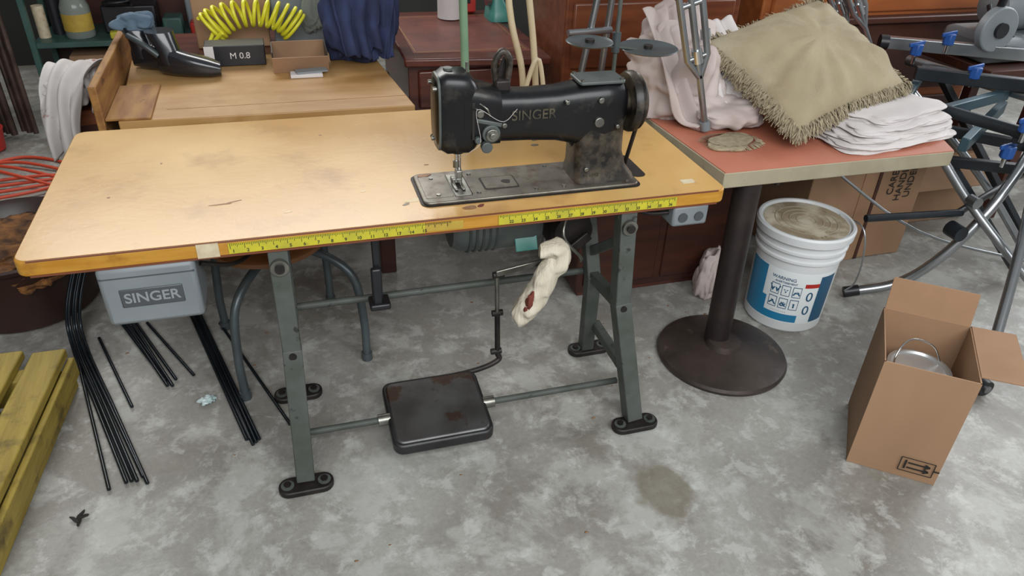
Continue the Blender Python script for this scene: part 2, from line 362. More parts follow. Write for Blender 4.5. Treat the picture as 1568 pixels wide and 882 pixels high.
tube('outlet_cable',[(1.64,.03,.67),(1.58,.05,.665),(1.5,.1,.68)],.006,M_dark,T)
mz=.565
lathe('motor_body',(1.22,.3,mz),[(.03,-.17),(.075,-.165),(.09,-.14),(.095,-.05),(.095,.08),(.085,.11),(.04,.13)],M_motor,T,axis='x')
for k in range(5):lathe('motor_fin_%d'%k,(1.10+k*.02,.3,mz),[(.097,0),(.1,.003),(.097,.006)],M_motor,T,axis='x')
box('motor_label',(1.24,1.31),(.203,.208),(mz-.07,mz-.02),M_teal,T,.002,rot=(-.5,0,0))
lathe('motor_pulley',(1.42,.3,mz),[(.02,-.06),(.06,-.05),(.045,-.03),(.06,-.01),(.06,.01),(.02,.02)],M_dark,T,axis='x')
box('motor_bracket',(1.15,1.38),(.22,.4),(.61,.70),M_dark,T,.006)
box('clutch_housing',(1.36,1.46),(.2,.36),(.47,.66),M_dark,T,.02)
lathe('clutch_drum',(1.41,.19,.56),[(.03,-.03),(.06,-.025),(.065,0),(.05,.02)],M_dark,T,axis='y')
tube('clutch_wire',[(1.40,.18,.66),(1.36,.12,.58),(1.42,.12,.50),(1.44,.16,.46)],.005,M_steel,T)
bar('clutch_lever',(1.36,.16,.48),(1.17,.16,.45),.02,.008,M_steel,T,up=(0,0,1))
bar('clutch_arm',(1.45,.14,.56),(1.30,.14,.44),.03,.012,M_dark,T,up=(0,0,1))
tube('pitman_rod_upper',[(1.175,.17,.45),(1.18,.17,.28)],.007,M_steel,T)
tube('pitman_rod_lower',[(1.18,.17,.30),(1.185,.17,.14)],.009,M_dark,T)
for z in(.30,.15,.44):cyl('pitman_joint_%d'%(z*100),(1.163,.17,z),(1.197,.17,z),.010,M_dark,T)
tube('pitman_foot_link',[(1.185,.17,.14),(1.185,.165,.115),(1.10,.15,.10),(.9,.135,.095)],.009,M_dark,T)
tube('belt_front',[(1.560,.14,.90),(1.565,.20,.745)],.006,M_dark,T)
tube('belt_back',[(1.562,.23,.92),(1.57,.27,.745)],.006,M_dark,T)
tube('belt_under',[(1.565,.22,.70),(1.46,.30,.58)],.006,M_dark,T)
slab('belt_slot',rrect(1.565,1.61,.13,.29,.02),.7395,.7415,M_dark,T,0)
tube('pedal_shaft',[(.56,.01,.085),(1.54,.01,.085)],.010,M_iron,T)
for a,b in((.775,.81),(1.095,1.13)):cyl('pedal_bush_%d'%(a*100),(a,.01,.085),(b,.01,.085),.018,M_steel,T)
P=slab('treadle_plate',rrect(.812,1.092,-.108,.135,.025),.085,.1035,M_pedal,T,.006)
P2=slab('treadle_rim',rrect(.803,1.101,-.117,.144,.03),.064,.099,M_pedrim,T,.006)
for o in(P,P2):
    for v in o.data.vertices:v.co.z+=(v.co.y-.01)*.10
box('knee_lifter_pad',(.80,.83),(.15,.17),(.40,.52),M_bk,T,.006);bar('knee_lifter_arm',(.82,.18,.5),(.82,.2,.70),.02,.02,M_bk,T);box('knee_lifter_foot',(.79,.85),(.14,.2),(.385,.405),M_bk,T,.006)
tube('under_table_cable',[(.38,.05,.66),(.45,.10,.62),(.50,.2,.60),(.58,.3,.64),(.7,.35,.68)],.006,M_dark,T)
# ---------------------------------------------------------------- sewing machine
S=root('sewing_machine_head',(1.3,.17,.74))
slab('bed_plate',rrect(.945,1.56,.075,.262,.02),.7405,.750,M_bed,S,.003)
slab('bed_rim',rrect(.938,1.567,.068,.269,.024),.7400,.7425,M_dark,S,0)
slab('slide_plate',rrect(.955,1.03,.10,.235,.006),.7495,.7512,M_bed,S,.001)
slab('throat_plate',rrect(1.032,1.08,.10,.235,.004),.7495,.752,M_steel,S,.001)
slab('slide_plate_groove',rrect(1.12,1.22,.12,.20,.008),.7498,.7508,M_dark,S,0)
slab('slide_plate_b',rrect(1.125,1.215,.125,.195,.006),.7505,.752,M_bed,S,0)
slab('slide_plate_hole',blob(1.19,.16,.014,.012,0,sd=3),.7515,.7525,M_dark,S,0)
slab('bed_corner_rust',blob(.975,.245,.02,.008,.2,sd=5),.7505,.7516,M_wear,S,0)
boxes('needle_slot',[((1.050,1.056),(.14,.19),(.752,.7528)),((1.033,1.0345),(.1,.235),(.7515,.7524)),((1.0795,1.081),(.1,.235),(.7515,.7524))],M_ink,S)
for k,(a,b) in enumerate(((.99,.115),(.99,.22),(1.1,.11),(1.1,.23),(1.26,.1),(1.33,.24),(1.34,.10),(1.53,.1))):cyl('bed_screw_%d'%k,(a,b,.750),(a,b,.7535),.006,M_steel,S,seg=16)
loft('head_shell',[(1.000,.170,.962,.030,.075,3),(1.003,.170,.962,.050,.098,4),(1.02,.170,.962,.057,.107,5),(1.075,.170,.960,.060,.105,5),(1.092,.170,.956,.055,.095,4),(1.10,.17,.955,.05,.085,4)],M_black,S)
loft('face_plate',[(.990,.170,.962,.026,.068,3),(.994,.170,.962,.038,.084,4),(1.001,.170,.962,.044,.091,4)],M_black,S)
loft('face_plate_rim',[(.997,.170,.962,.049,.097,4),(1.002,.170,.962,.051,.099,4)],M_motor,S)
for k,(yy,zz) in enumerate(((.14,1.03),(.2,1.03),(.17,.89))):cyl('face_screw_%d'%k,(.985,yy,zz),(.995,yy,zz),.006,M_steel,S,seg=12)
loft('head_bulge',[(1.06,.165,.965,.055,.08,4),(1.12,.165,.953,.056,.078,4),(1.16,.168,.945,.054,.072,4)],M_black,S)
loft('arm_shell',[(1.085,.170,.948,.053,.070,3.2),(1.15,.170,.944,.052,.068,3.2),(1.24,.170,.940,.050,.068,3.2),(1.32,.170,.938,.052,.072,3.2),(1.38,.170,.936,.058,.083,3.4),(1.45,.170,.938,.063,.087,3.4),(1.50,.170,.942,.061,.082,3.2),(1.515,.170,.948,.048,.064,3)],M_black,S)
loft('column',[(.7495,1.468,.170,.092,.075,5),(.760,1.467,.170,.090,.072,5),(.785,1.457,.170,.079,.064,4),(.83,1.449,.170,.072,.060,4),(.88,1.446,.170,.073,.060,4),(.92,1.447,.170,.074,.060,4)],M_blackw,S,axis='z')
tube('arm_neck_fillet',[(1.32,.17,.925),(1.38,.17,.895),(1.41,.17,.84)],[.045,.05,.03],M_black,S)
slab('arm_top_plate',rrect(1.375,1.505,.125,.215,.01),1.020,1.030,M_motor,S,.003)
for k,(a,b) in enumerate(((1.385,.135),(1.495,.135),(1.385,.205))):cyl('top_plate_screw_%d'%k,(a,b,1.03),(a,b,1.034),.006,M_steel,S,seg=12)
text('machine_lettering','SINGER',(1.248,.1175,.954),.037,M_gold,S,ext=.0016,bold=.0002)
for k,(a,z,r) in enumerate(((1.43,.925,.014),(1.43,.985,.008),(1.485,.91,.006),(1.405,.79,.007),(1.335,.985,.006))):cyl('arm_cap_%d'%k,(a,.115,z),(a,.102,z),r,M_steel,S,seg=20,bevel=.002)
text('serial_plate','N 1042',(1.42,.100,.775),.014,M_gold,S,ext=.0004)
lathe('hand_wheel',(1.518,.17,.955),[(.02,-.01),(.035,.0),(.035,.012),(.065,.014),(.078,.010),(.083,.018),(.083,.030),(.072,.034),(.078,.042),(.070,.050),(.045,.048),(.030,.060),(.02,.062)],M_blackw,S,axis='x')
cyl('hand_wheel_knob',(1.578,.17,.955),(1.592,.17,.955),.022,M_steel,S)
cyl('needle_bar',(1.05,.165,.865),(1.05,.165,.815),.006,M_chrome,S,seg=16)
cyl('needle_clamp',(1.05,.165,.825),(1.05,.165,.805),.009,M_steel,S,seg=16);cyl('needle',(1.05,.165,.81),(1.05,.165,.757),.0018,M_chrome,S,seg=8)
cyl('presser_bar',(1.062,.185,.87),(1.062,.185,.785),.006,M_chrome,S,seg=16)
cyl('bar_bushing',(1.055,.172,.868),(1.055,.172,.845),.018,M_dark,S,seg=20)
box('presser_foot_ankle',(1.050,1.068),(.165,.188),(.768,.792),M_steel,S,.003)
box('presser_foot_toe_a',(1.038,1.047),(.125,.185),(.753,.758),M_steel,S,.002);box('presser_foot_toe_b',(1.058,1.067),(.125,.185),(.753,.758),M_steel,S,.002);box('presser_foot_sole',(1.038,1.067),(.165,.19),(.755,.77),M_steel,S,.003)
bar('presser_lifter',(1.03,.235,.90),(1.00,.25,.86),.01,.01,M_steel,S)
for k,(a,z,r,t) in enumerate(((1.13,.915,.024,.010),(1.13,.915,.017,.020),(1.13,.915,.009,.028),(1.100,.970,.010,.010),(1.118,.880,.015,.014),(1.165,.935,.007,.010),(1.095,.900,.009,.012))):cyl('tension_disc_%d'%k,(a,.115,z),(a,.112-t,z),r,M_motor if k in(0,4,6) else M_steel,S,seg=24,bevel=.002)
bar('take_up_slot',(1.083,.109,1.0),(1.083,.109,.90),.008,.003,M_ink,S,up=(1,0,0));bar('take_up_lever',(1.083,.112,.985),(1.086,.085,.99),.006,.006,M_steel,S)
tube('thread_guide_hook',[(1.10,.112,.995),(1.115,.100,.985),(1.125,.102,.965)],.0025,M_steel,S)
tube('thread_strand',[(1.05,.16,.83),(1.075,.107,.87),(1.10,.10,.90),(1.086,.085,.99),(1.16,.108,.945),(1.20,.112,.975)],.0006,M_cloth,S)
box('tension_bracket',(1.09,1.160),(.106,.112),(.938,.950),M_motor,S,.004,rot=(0,.25,0))
box('top_thread_post_block',(1.155,1.195),(.16,.20),(1.0,1.035),M_dark,S,.005)
tube('top_thread_loop',[(1.16,.18,1.02),(1.155,.18,1.07),(1.175,.18,1.105),(1.195,.18,1.08),(1.19,.18,1.02)],.009,M_blackw,S)
bar('bobbin_winder_arm',(1.17,.2,1.02),(1.20,.2,1.09),.025,.012,M_dark,S)
cyl('thread_pin',(1.08,.17,1.06),(1.08,.17,1.085),.004,M_steel,S,seg=12);cyl('head_cap',(1.03,.17,1.065),(1.03,.17,1.074),.012,M_motor,S,seg=20)
# ---------------------------------------------------------------- thread stand
K=root('thread_stand',(1.57,.33,.74))
cyl('stand_base',(1.56,.33,.7405),(1.56,.33,.75),.03,M_dark,K);cyl('stand_rod',(1.56,.33,.745),(1.555,.33,1.45),.006,M_iron,K,seg=12)
for n,cx,cz,r in(('a',1.475,1.075,.068),('b',1.66,1.05,.088)):
    lathe('spool_tray_'+n,(cx,.33,cz),[(.008,-.003),(r*.9,-.002),(r,.003),(r*.97,.005),(r*.85,.001),(.008,.001)],M_tray,K)
    cyl('tray_hub_'+n,(cx,.33,cz),(cx,.33,cz+.010),.014,M_dark,K)
bar('tray_arm',(1.475,.33,1.070),(1.66,.33,1.045),.012,.006,M_iron,K,up=(0,1,0));cyl('stand_collar',(1.557,.33,1.045),(1.557,.33,1.10),.012,M_tray,K)
# ---------------------------------------------------------------- sock hanging
K=root('hanging_rag_sock',(1.3,.08,.45))
o=tube('knit_body',[(1.268,.06,.572),(1.315,.06,.566),(1.325,.06,.535),(1.295,.06,.50),(1.278,.06,.45),(1.25,.06,.40),(1.222,.06,.355),(1.212,.06,.335)],[.018,.034,.036,.033,.036,.040,.030,.012],M_sock,K,seg=40,k=12)
for v in o.data.vertices:
    p=v.co;v.co=p+Vector((1,1,1))*noise.noise(p*28)*.010+Vector((1,0,0))*noise.noise(Vector((p.x*60,p.y*60,p.z*12)))*.007
crumple('sock_stain',(1.236,.031,.425),(.012,.009,.024),M_blood,K,seed=80,amp=.8,sub=3)
crumple('sock_stain_b',(1.225,.030,.400),(.007,.007,.010),M_blood,K,seed=81,amp=.8,sub=3)
# ---------------------------------------------------------------- pedestal table
T=root('pedestal_cafe_table',(2.1,.3,0))
slab('pedestal_tabletop_core',[(1.875,.14),(2.735,.14),(3.10,.98),(1.825,.98)],.668,.719,M_cream,T,.003)
slab('pedestal_tabletop_laminate',[(1.877,.142),(2.733,.142),(3.097,.978),(1.827,.978)],.7185,.7215,M_pink,T,0)
cyl('pedestal_post',(2.0,.17,.03),(2.0,.19,.67),.043,M_post,T)
lathe('pedestal_base',(2.01,.14,0),[(.225,.001),(.228,.012),(.222,.022),(.18,.034),(.11,.042),(.062,.05),(.055,.07),(.045,.072)],M_base,T,seg=64)
bar('pedestal_spider_a',(1.88,.19,.66),(2.45,.4,.66),.03,.02,M_post,T,up=(0,0,1));bar('pedestal_spider_b',(1.95,.55,.66),(2.1,.17,.66),.03,.02,M_post,T,up=(0,0,1))
# ---------------------------------------------------------------- pillow
K=root('fringed_pillow',(2.43,.58,.9))
A,B,Cc,D=[Vector(v) for v in((2.185,.25,.785),(2.78,.47,.835),(2.66,.91,1.04),(2.06,.70,.955))]
nrm=(B-A).cross(D-A).normalized();n=60;V=[];F=[]
def pil(s,t):return A*(1-s)*(1-t)+B*s*(1-t)+Cc*s*t+D*(1-s)*t
ce=pil(.5,.5)
for side in(1,-1):
    for i in range(n+1):
        for j in range(n+1):
            s=i/n;t=j/n;p=pil(s,t)
            h=(max(0,(1-abs(2*s-1)**2.2))*max(0,(1-abs(2*t-1)**2.2)))**.6
            rad=1-.07*(math.sin(math.pi*s)*abs(2*t-1)**3+math.sin(math.pi*t)*abs(2*s-1)**3)
            p=ce+(p-ce)*rad
            rr=math.hypot(2*s-1,2*t-1);an=math.atan2(2*t-1,2*s-1)
            w=noise.noise(p*6)*.018+noise.noise(Vector((math.cos(an)*3.2,math.sin(an)*3.2,rr*1.2+side)))*.045*min(1,rr)*min(1,h*2.5)+noise.noise(p*16)*.005
            V.append(p+nrm*(side*.11*h+w*min(1,min(s,1-s,t,1-t)*8)))
for k in(0,1):
    b=k*(n+1)**2
    for i in range(n):
        for j in range(n):
            a=b+i*(n+1)+j;F.append((a,a+1,a+n+2,a+n+1))
addmesh('pillow_body',V,F,M_pil,K,ang=3)
V=[];F=[]
for (e0,e1) in((A,B),(B,Cc),(Cc,D),(D,A)):
    out=((e0+e1)/2-ce).normalized();tn=(e1-e0).normalized()
    for q in range(850):
        s=random.random();p=e0.lerp(e1,s);p=ce+(p-ce)*(1-.07*math.sin(math.pi*s))+nrm*random.uniform(-.012,.014)-out*.008
        cor=(s-.5)*1.6*abs(2*s-1)**3
        d=(out+tn*(random.uniform(-.45,.45)+cor)+nrm*random.uniform(-.5,.5)+Vector((0,0,-.35))).normalized();L_=random.uniform(.024,.048);w=tn*.0018
        m_=p+d*L_*.5+nrm*random.uniform(-.008,.008);e_=p+d*L_+Vector((0,0,-.012))+tn*random.uniform(-.01,.01);b=len(V);V+=[p-w,p+w,m_+w*1.3,m_-w*1.3,e_+w*.8,e_-w*.8];F+=[(b,b+1,b+2,b+3),(b+3,b+2,b+4,b+5)]
addmesh('pillow_fringe',V,F,M_fringe,K,smooth=False)
# cloths
K=root('folded_cloth_stack',(2.6,.35,.72))
for k,(c,s,r) in enumerate((((2.58,.32,.733),(.25,.13,.014),.16),((2.60,.34,.752),(.24,.125,.013),.20),((2.62,.36,.770),(.23,.12,.012),.26),((2.66,.39,.789),(.20,.11,.013),.32))):
    crumple('cloth_fold_%d'%k,c,s,M_cloth,K,seed=k+3,amp=.16,freq=2.8,e=5,rotz=r,floor=.7222+.017*k,st=(1,1,1))
K=root('crumpled_cloth_pile',(1.98,.7,.72))
crumple('cloth_heap_a',(1.97,.72,.82),(.15,.17,.13),M_cloth2,K,seed=11,amp=.5,freq=3,floor=.7222)
crumple('cloth_heap_b',(2.01,.80,.93),(.13,.14,.11),M_cloth2,K,seed=17,amp=.5,freq=3,floor=.7222)
crumple('cloth_heap_c',(2.10,.56,.76),(.17,.13,.05),M_cloth2,K,seed=23,amp=.5,freq=3,floor=.7222)
drape('cloth_fold_drape',[(1.98,.82,1.05),(1.96,.68,.98),(1.97,.58,.86),(2.0,.53,.77),(2.05,.48,.742)],.26,(1,.25,0),M_cloth2,K,fold=.016,nf=4,seed=3,zmin=.7225)
drape('cloth_fold_drape_b',[(2.12,.78,1.0),(2.13,.64,.90),(2.12,.54,.80),(2.14,.49,.745)],.18,(1,.1,.2),M_cloth,K,fold=.014,nf=3,seed=8,zmin=.7225)
K=root('fringed_doily',(2.02,.36,.722))
slab('doily_sheet',blob(2.02,.355,.095,.062,.5,sd=9,n=30),.7222,.730,M_fringe,K,.002)
V=[];F=[]
for q in range(300):
    a=random.uniform(0,6.283);x0=2.02+.082*math.cos(a);y0=.355+.052*math.sin(a);b=len(V);x1=x0+.03*math.cos(a+random.uniform(-.4,.4));y1=y0+.026*math.sin(a+random.uniform(-.4,.4));V+=[(x0,y0,.732),(x0+.003,y0+.002,.731),(x1+.002,y1,.724),(x1,y1,.7235)];F.append((b,b+1,b+2,b+3))
addmesh('doily_fringe',V,F,M_fringe,K,smooth=False)
# crutches
def crutch(b,t,w):
    K=root('aluminium_crutch',b);b=Vector(b);t=Vector(t);d=(t-b);u=Vector((1,0,0));L=d.length;d.normalize();u=(u-d*u.dot(d)).normalized()
    tube('crutch_foot_tube',[b,b+d*L*.55],.011,M_alu,K);cyl('crutch_rubber_tip',b,b+d*.03,.017,M_greybox,K)
    for s in(-1,1):tube('crutch_side_tube_%d'%s,[b+d*L*.22,b+d*L*.30+u*s*w,b+d*L+u*s*w*1.25],.011,M_alu,K,smooth=False)
    for f in(.3,.5,.75):cyl('crutch_crossbar_%d'%(f*100),b+d*L*f-u*w,b+d*L*f+u*w,.009,M_alu,K,seg=12)
    cyl('crutch_clip',b+d*L*.28,b+d*L*.33,.018,M_chrome,K)
crutch((1.975,.45,.735),(1.72,.45,1.55),.035)
crutch((2.02,.62,.99),(1.84,.66,1.7),.03)
crutch((2.98,.93,.735),(2.36,.95,1.6),.028)
crutch((3.04,.90,.735),(2.44,.92,1.6),.028)
K=root('tripod_frame',(1.75,1.0,0))
for k,(a,b) in enumerate((((1.60,.95,.0),(1.86,1.05,1.5)),((1.78,1.02,0),(1.88,1.05,1.5)),((1.66,.98,.93),(1.84,1.0,.93)))):tube('frame_tube_%d'%k,[a,b],.013,M_alu,K)
# ---------------------------------------------------------------- bucket
K=root('plastic_bucket',(2.385,.33,0))
lathe('bucket_body',(2.385,.33,0),[(.135,.001),(.142,.01),(.150,.27),(.151,.30),(.160,.303),(.160,.312),(.153,.315),(.154,.335),(.163,.338),(.163,.347),(.156,.35),(.157,.385)],M_white,K,seg=64)
lathe('bucket_lid',(2.385,.33,0),[(.160,.375),(.172,.378),(.174,.405),(.168,.412),(.160,.411),(.155,.402),(.06,.401)],M_white,K,seg=64)
cyl('bucket_lid_dirt',(2.385,.33,.3995),(2.385,.33,.4035),.150,M_dirt,K,seg=48)
for k,r in enumerate((.035,.06,.085,.11)):tube('bucket_lid_ring_%d'%k,[(2.385+r*math.cos(a*math.pi/16),.33+r*math.sin(a*math.pi/16),.4035) for a in range(33)],.0018,M_cream,K,smooth=False,seg=6)
def arcpatch(name,c,r0,r1,z0,z1,a0,a1,m,par,n=24):
    V=[];F=[]
    for i in range(n+1):
        a=math.radians(a0+(a1-a0)*i/n)
        for z,r in((z0,r0),(z1,r1)):V.append((c[0]+r*math.cos(a),c[1]+r*math.sin(a),z))
    for i in range(n):F.append((2*i,2*i+2,2*i+3,2*i+1))
    return addmesh(name,V,F,m,par)
bc=(2.385,.33)
def rb(z):return .1418+(z-.01)*.0308
def patch(name,z0,z1,a0,a1,m,o):arcpatch(name,bc,rb(z0)+o,rb(z1)+o,z0,z1,a0,a1,m,K,24)
patch('label_band',.045,.265,160,300,M_lab2,.0006);patch('label_blue_left',.05,.262,160,196,M_lab,.0010);patch('label_blue_low',.05,.082,196,252,M_lab,.0010)
patch('label_blue_right',.05,.25,273,300,M_labd,.0010);patch('label_red_strip',.205,.222,252,273,M_red,.0012)
patch('label_blue_swoosh',.082,.14,188,203,M_lab,.0012)
for r_ in range(2):
    for c_ in range(3):
        a0=207+c_*15;z0=.105+r_*.055
        patch('icon_frame_%d%d'%(r_,c_),z0,z0+.045,a0,a0+12,M_labd,.0012);patch('icon_inner_%d%d'%(r_,c_),z0+.003,z0+.042,a0+.9,a0+11.1,M_lab2,.0016)
        text('icon_glyph_%d%d'%(r_,c_),['X','&','Y','W','8','A'][r_*3+c_],None,.036,M_labd,K,ext=.0003,bold=.001,bend=(bc[0],bc[1],rb(z0)+.0022,a0+6,z0+.022))
text('bucket_word_a','WARNING',None,.018,M_labd,K,ext=.0003,bend=(bc[0],bc[1],rb(.23)+.002,222,.232));text('bucket_word_b','AVERTISSEMENT',None,.011,M_labd,K,ext=.0003,bend=(bc[0],bc[1],rb(.22)+.002,226,.216))
text('bucket_word_c','0',None,.055,M_labd,K,ext=.0003,bend=(bc[0],bc[1],rb(.16)+.002,262,.165));text('bucket_word_d','0',None,.055,M_labd,K,ext=.0003,bend=(bc[0],bc[1],rb(.1)+.002,262,.105))
text('bucket_word_e','- - - - - - - -',None,.012,M_labd,K,ext=.0003,bend=(bc[0],bc[1],rb(.09)+.002,224,.093))
tube('bucket_bail',[(2.54,.35,.40),(2.56,.24,.40),(2.565,.20,.30),(2.555,.19,.20),(2.53,.2,.16)],.003,M_alu,K)
cyl('bail_ear',(2.535,.36,.37),(2.555,.36,.37),.014,M_white,K)
# ---------------------------------------------------------------- open carton
K=root('open_cardboard_box',(2.3,-.38,0))
fl,fr=Vector((2.12,-.42,0)),Vector((2.31,-.57,0));dp=Vector((.18,.225,0));bl,br=fl+dp,fr+dp;H=.385;th=.004
def wall(name,a,b,z0,z1,m,lean=(0,0,0)):
    lean=Vector(lean);nn=(b-a).cross(Vector((0,0,1))).normalized()*th
    V=[a+Vector((0,0,z0)),b+Vector((0,0,z0)),b+nn+Vector((0,0,z0)),a+nn+Vector((0,0,z0))];V+=[v+Vector((0,0,z1-z0))+lean for v in V]
    return addmesh(name,V,BF,m,K)
wall('carton_front',fr,fl,0.001,H,M_card);wall('carton_back',bl,br,0.001,H,M_card);wall('carton_left',fl,bl,0.001,H,M_card);wall('carton_right',br,fr,0.001,H,M_card)
addmesh('carton_bottom',[fl+Vector((0,0,.003)),fr+Vector((0,0,.003)),br+Vector((0,0,.003)),bl+Vector((0,0,.003))],[(0,1,2,3)],M_cardin,K)
un=dp.normalized();rt=(fr-fl).normalized()
wall('flap_back',bl+rt*.004,br-rt*.004,H,H+.095,M_cardin,un*.03)
def flap(name,a,b,off,m):
    off=Vector(off);u=Vector((0,0,.003));V=[a,b,b+off,a+off];V=[v+Vector((0,0,H)) for v in V];V+=[v+u for v in V];return addmesh(name,V,BF,m,K)
flap('flap_right',fr+un*.03,br-un*.002,rt*.115+Vector((0,0,.005)),M_cardin)
flap('flap_left_inside',fl+un*.01,bl-un*.01,rt*.01+Vector((0,0,-.12)),M_cardin)
fn=Vector((-(fr-fl).y,(fr-fl).x,0)).normalized()*-1
def onf(u,z,o=.0052):return fl+rt*u+fn*abs(o)+Vector((0,0,z))
def strip(name,u0,z0,u1,z1,w,m=M_ink):
    a=onf(u0,z0);b=onf(u1,z1);d=(b-a).normalized();s=d.cross(fn).normalized()*w/2
    addmesh(name,[a-s,b-s,b+s,a+s],[(0,1,2,3)],m,K,smooth=False)
for k,q in enumerate(((.135,.03,.225,.03),(.135,.080,.225,.080),(.135,.03,.135,.080),(.225,.03,.225,.080),(.155,.045,.208,.045),(.155,.063,.208,.063),(.20,.038,.214,.045),(.20,.052,.214,.045),(.20,.056,.214,.063),(.20,.070,.214,.063),(.149,.038,.149,.072),(.225,.055,.241,.055))):strip('print_mark_%d'%k,*q,.003 if k<4 else .0055)
cc=(fl+br)/2
pc=root('paint_can',(cc.x,cc.y,0))
lathe('can_body',(cc.x,cc.y,.004),[(.083,.0),(.085,.004),(.084,.19),(.087,.195),(.087,.205),(.078,.207),(.074,.2),(.03,.199)],M_can,pc)
lathe('can_stack_top',(cc.x,cc.y,.212),[(.083,.0),(.085,.004),(.084,.07),(.088,.075),(.088,.085),(.078,.087),(.074,.08),(.03,.079)],M_can,pc)
tube('can_handle',[(cc.x-.085,cc.y+.01,.28),(cc.x-.07,cc.y+.03,.34),(cc.x-.01,cc.y+.05,.365),(cc.x+.06,cc.y+.03,.34),(cc.x+.085,cc.y,.28)],.0025,M_chrome,pc)
# ---------------------------------------------------------------- right background
K=root('cardboard_box',(2.9,.8,0))
box('carton_body',(2.62,3.18),(.62,1.0),(.002,.47),M_card,K,.004);box('carton_tape',(2.87,2.93),(.617,1.002),(.002,.4715),M_cardin,K,0);box('carton_dark_gap',(2.94,2.955),(.616,.62),(.002,.47),M_mahogd,K,0)
for k,t in enumerate(('UNDER','HANDLE','CARE')):text('carton_print_%d'%k,t,(3.11-k*.045,.616,.36),.045,M_ink,K,rot=(math.pi/2,-math.pi/2,0),ext=.0004)
K=root('cardboard_box',(3.5,1.0,0))
box('carton_body',(3.22,3.75),(.85,1.2),(.002,.34),M_card,K,.004);box('carton_shade_sheet',(3.25,3.72),(.88,1.17),(.335,.342),M_mahogd,K,0);box('carton_flap',(3.22,3.74),(.70,.85),(.30,.304),M_card,K,0,rot=(.5,0,0),piv=(3.5,.85,.33))  # dark sheet on the solid body paints the shade inside the open carton
K=root('low_wood_cabinet',(1.9,.75,0))
box('cabinet_body',(1.62,2.32),(.60,.92),(.03,.655),M_mahogd,K,.006);box('cabinet_door_a',(1.65,1.95),(.59,.602),(.06,.63),M_mahogd,K,.01);box('cabinet_door_b',(1.98,2.29),(.59,.602),(.06,.63),M_mahogd,K,.01);box('cabinet_plinth',(1.64,2.30),(.62,.9),(.001,.03),M_mahog,K,.004)
pb=root('plastic_bag',(2.16,.50,0));crumple('bag',(2.155,.51,.09),(.05,.05,.10),M_cloth2,pb,seed=40,amp=.5,freq=3,floor=.002)
K=root('tall_drawer_chest',(2.1,1.5,0))
box('chest_body',(1.76,2.56),(1.28,1.75),(.03,1.35),M_mahog2,K,.008)
for k in range(4):
    z=.1+k*.3;box('drawer_front_%d'%k,(1.79,2.53),(1.265,1.285),(z,z+.27),M_mahog2,K,.012)
    for dx in(.15,.6):lathe('drawer_knob_%d_%d'%(k,dx*10),(1.79+dx,1.25,z+.135),[(.022,-.025),(.03,-.015),(.025,0),(.012,.01)],M_mahog,K,axis='y',seg=20)
box('chest_feet',(1.76,2.56),(1.3,1.75),(.001,.04),M_mahog,K,.004)
K=root('wood_dresser',(3.4,1.6,0))
box('dresser_body',(2.7,4.0),(1.32,1.85),(.06,1.30),M_mahog3,K,.008);box('dresser_top_drawer',(2.74,3.96),(1.305,1.325),(.88,1.27),M_mahog3,K,.012);box('dresser_mid_drawer',(2.74,3.96),(1.305,1.325),(.50,.83),M_mahogd,K,.012);box('dresser_low_drawer',(2.74,3.96),(1.305,1.325),(.12,.46),M_mahogd,K,.012);box('dresser_ledge',(2.69,4.01),(1.27,1.33),(.835,.865),M_mahogd,K,.006)
for x in(2.75,3.93):box('dresser_foot_%d'%(x*10),(x,x+.05),(1.34,1.4),(.001,.07),M_mahog,K,.004)
for dx in(2.98,3.68):lathe('dresser_knob_%d'%(dx*10),(dx,1.30,1.05),[(.022,-.025),(.03,-.015),(.025,0),(.012,.01)],M_mahog,K,axis='y',seg=20)
K=root('folding_saw_stand',(3.2,.3,0))
tube('rail_a',[(3.27,1.0,.75),(3.42,.40,.75)],.022,M_alu,K);tube('rail_b',[(2.84,.55,.76),(3.06,.02,.76)],.022,M_standblk,K)
bar('rail_c',(3.05,.72,.79),(3.50,.42,.79),.05,.035,M_standblk,K,up=(0,0,1));bar('rail_d',(3.10,.98,.84),(3.75,.62,.84),.05,.035,M_alu,K,up=(0,0,1));cyl('rail_d_cap',(3.08,.99,.84),(3.11,.975,.84),.03,M_bk,K)
bar('cross_a',(2.90,.42,.74),(3.36,.55,.74),.04,.03,M_standteal,K,up=(0,0,1));bar('cross_b',(3.0,.15,.74),(3.42,.42,.74),.04,.03,M_standblk,K,up=(0,0,1));bar('cross_c',(2.85,.53,.74),(3.3,.92,.74),.035,.03,M_standteal,K,up=(0,0,1))
bar('cross_d',(2.95,.30,.66),(3.45,.62,.66),.05,.03,M_standteal,K,up=(0,0,1));bar('cross_e',(3.02,.60,.62),(3.42,.18,.62),.04,.03,M_standblk,K,up=(0,0,1))
bar('cross_f',(3.12,.08,.58),(3.5,.40,.58),.06,.03,M_standteal,K,up=(0,0,1));bar('cross_g',(2.98,.45,.54),(3.48,.30,.50),.04,.03,M_standblk,K,up=(0,0,1))
tube('silver_leg_front',[(2.72,.36,.025),(2.88,.30,.08),(2.98,.24,.22),(3.10,.22,.42),(3.26,.28,.62),(3.36,.35,.72)],.019,M_alu,K)
tube('silver_leg_cross',[(2.86,.45,.72),(3.02,.25,.45),(3.2,.0,.2),(3.35,-.15,.02)],.017,M_alu,K)
tube('silver_leg_side',[(3.38,.36,.70),(3.1,.05,.38),(2.80,-.24,.06)],.018,M_alu,K)
tube('silver_leg_back',[(3.1,.75,.70),(3.35,.5,.4),(3.6,.3,.05)],.016,M_alu,K)
tube('black_stretcher',[(2.62,.30,.40),(3.02,.26,.40)],.014,M_standblk,K);tube('black_stretcher_b',[(3.0,.26,.40),(3.6,.5,.42)],.014,M_standblk,K)
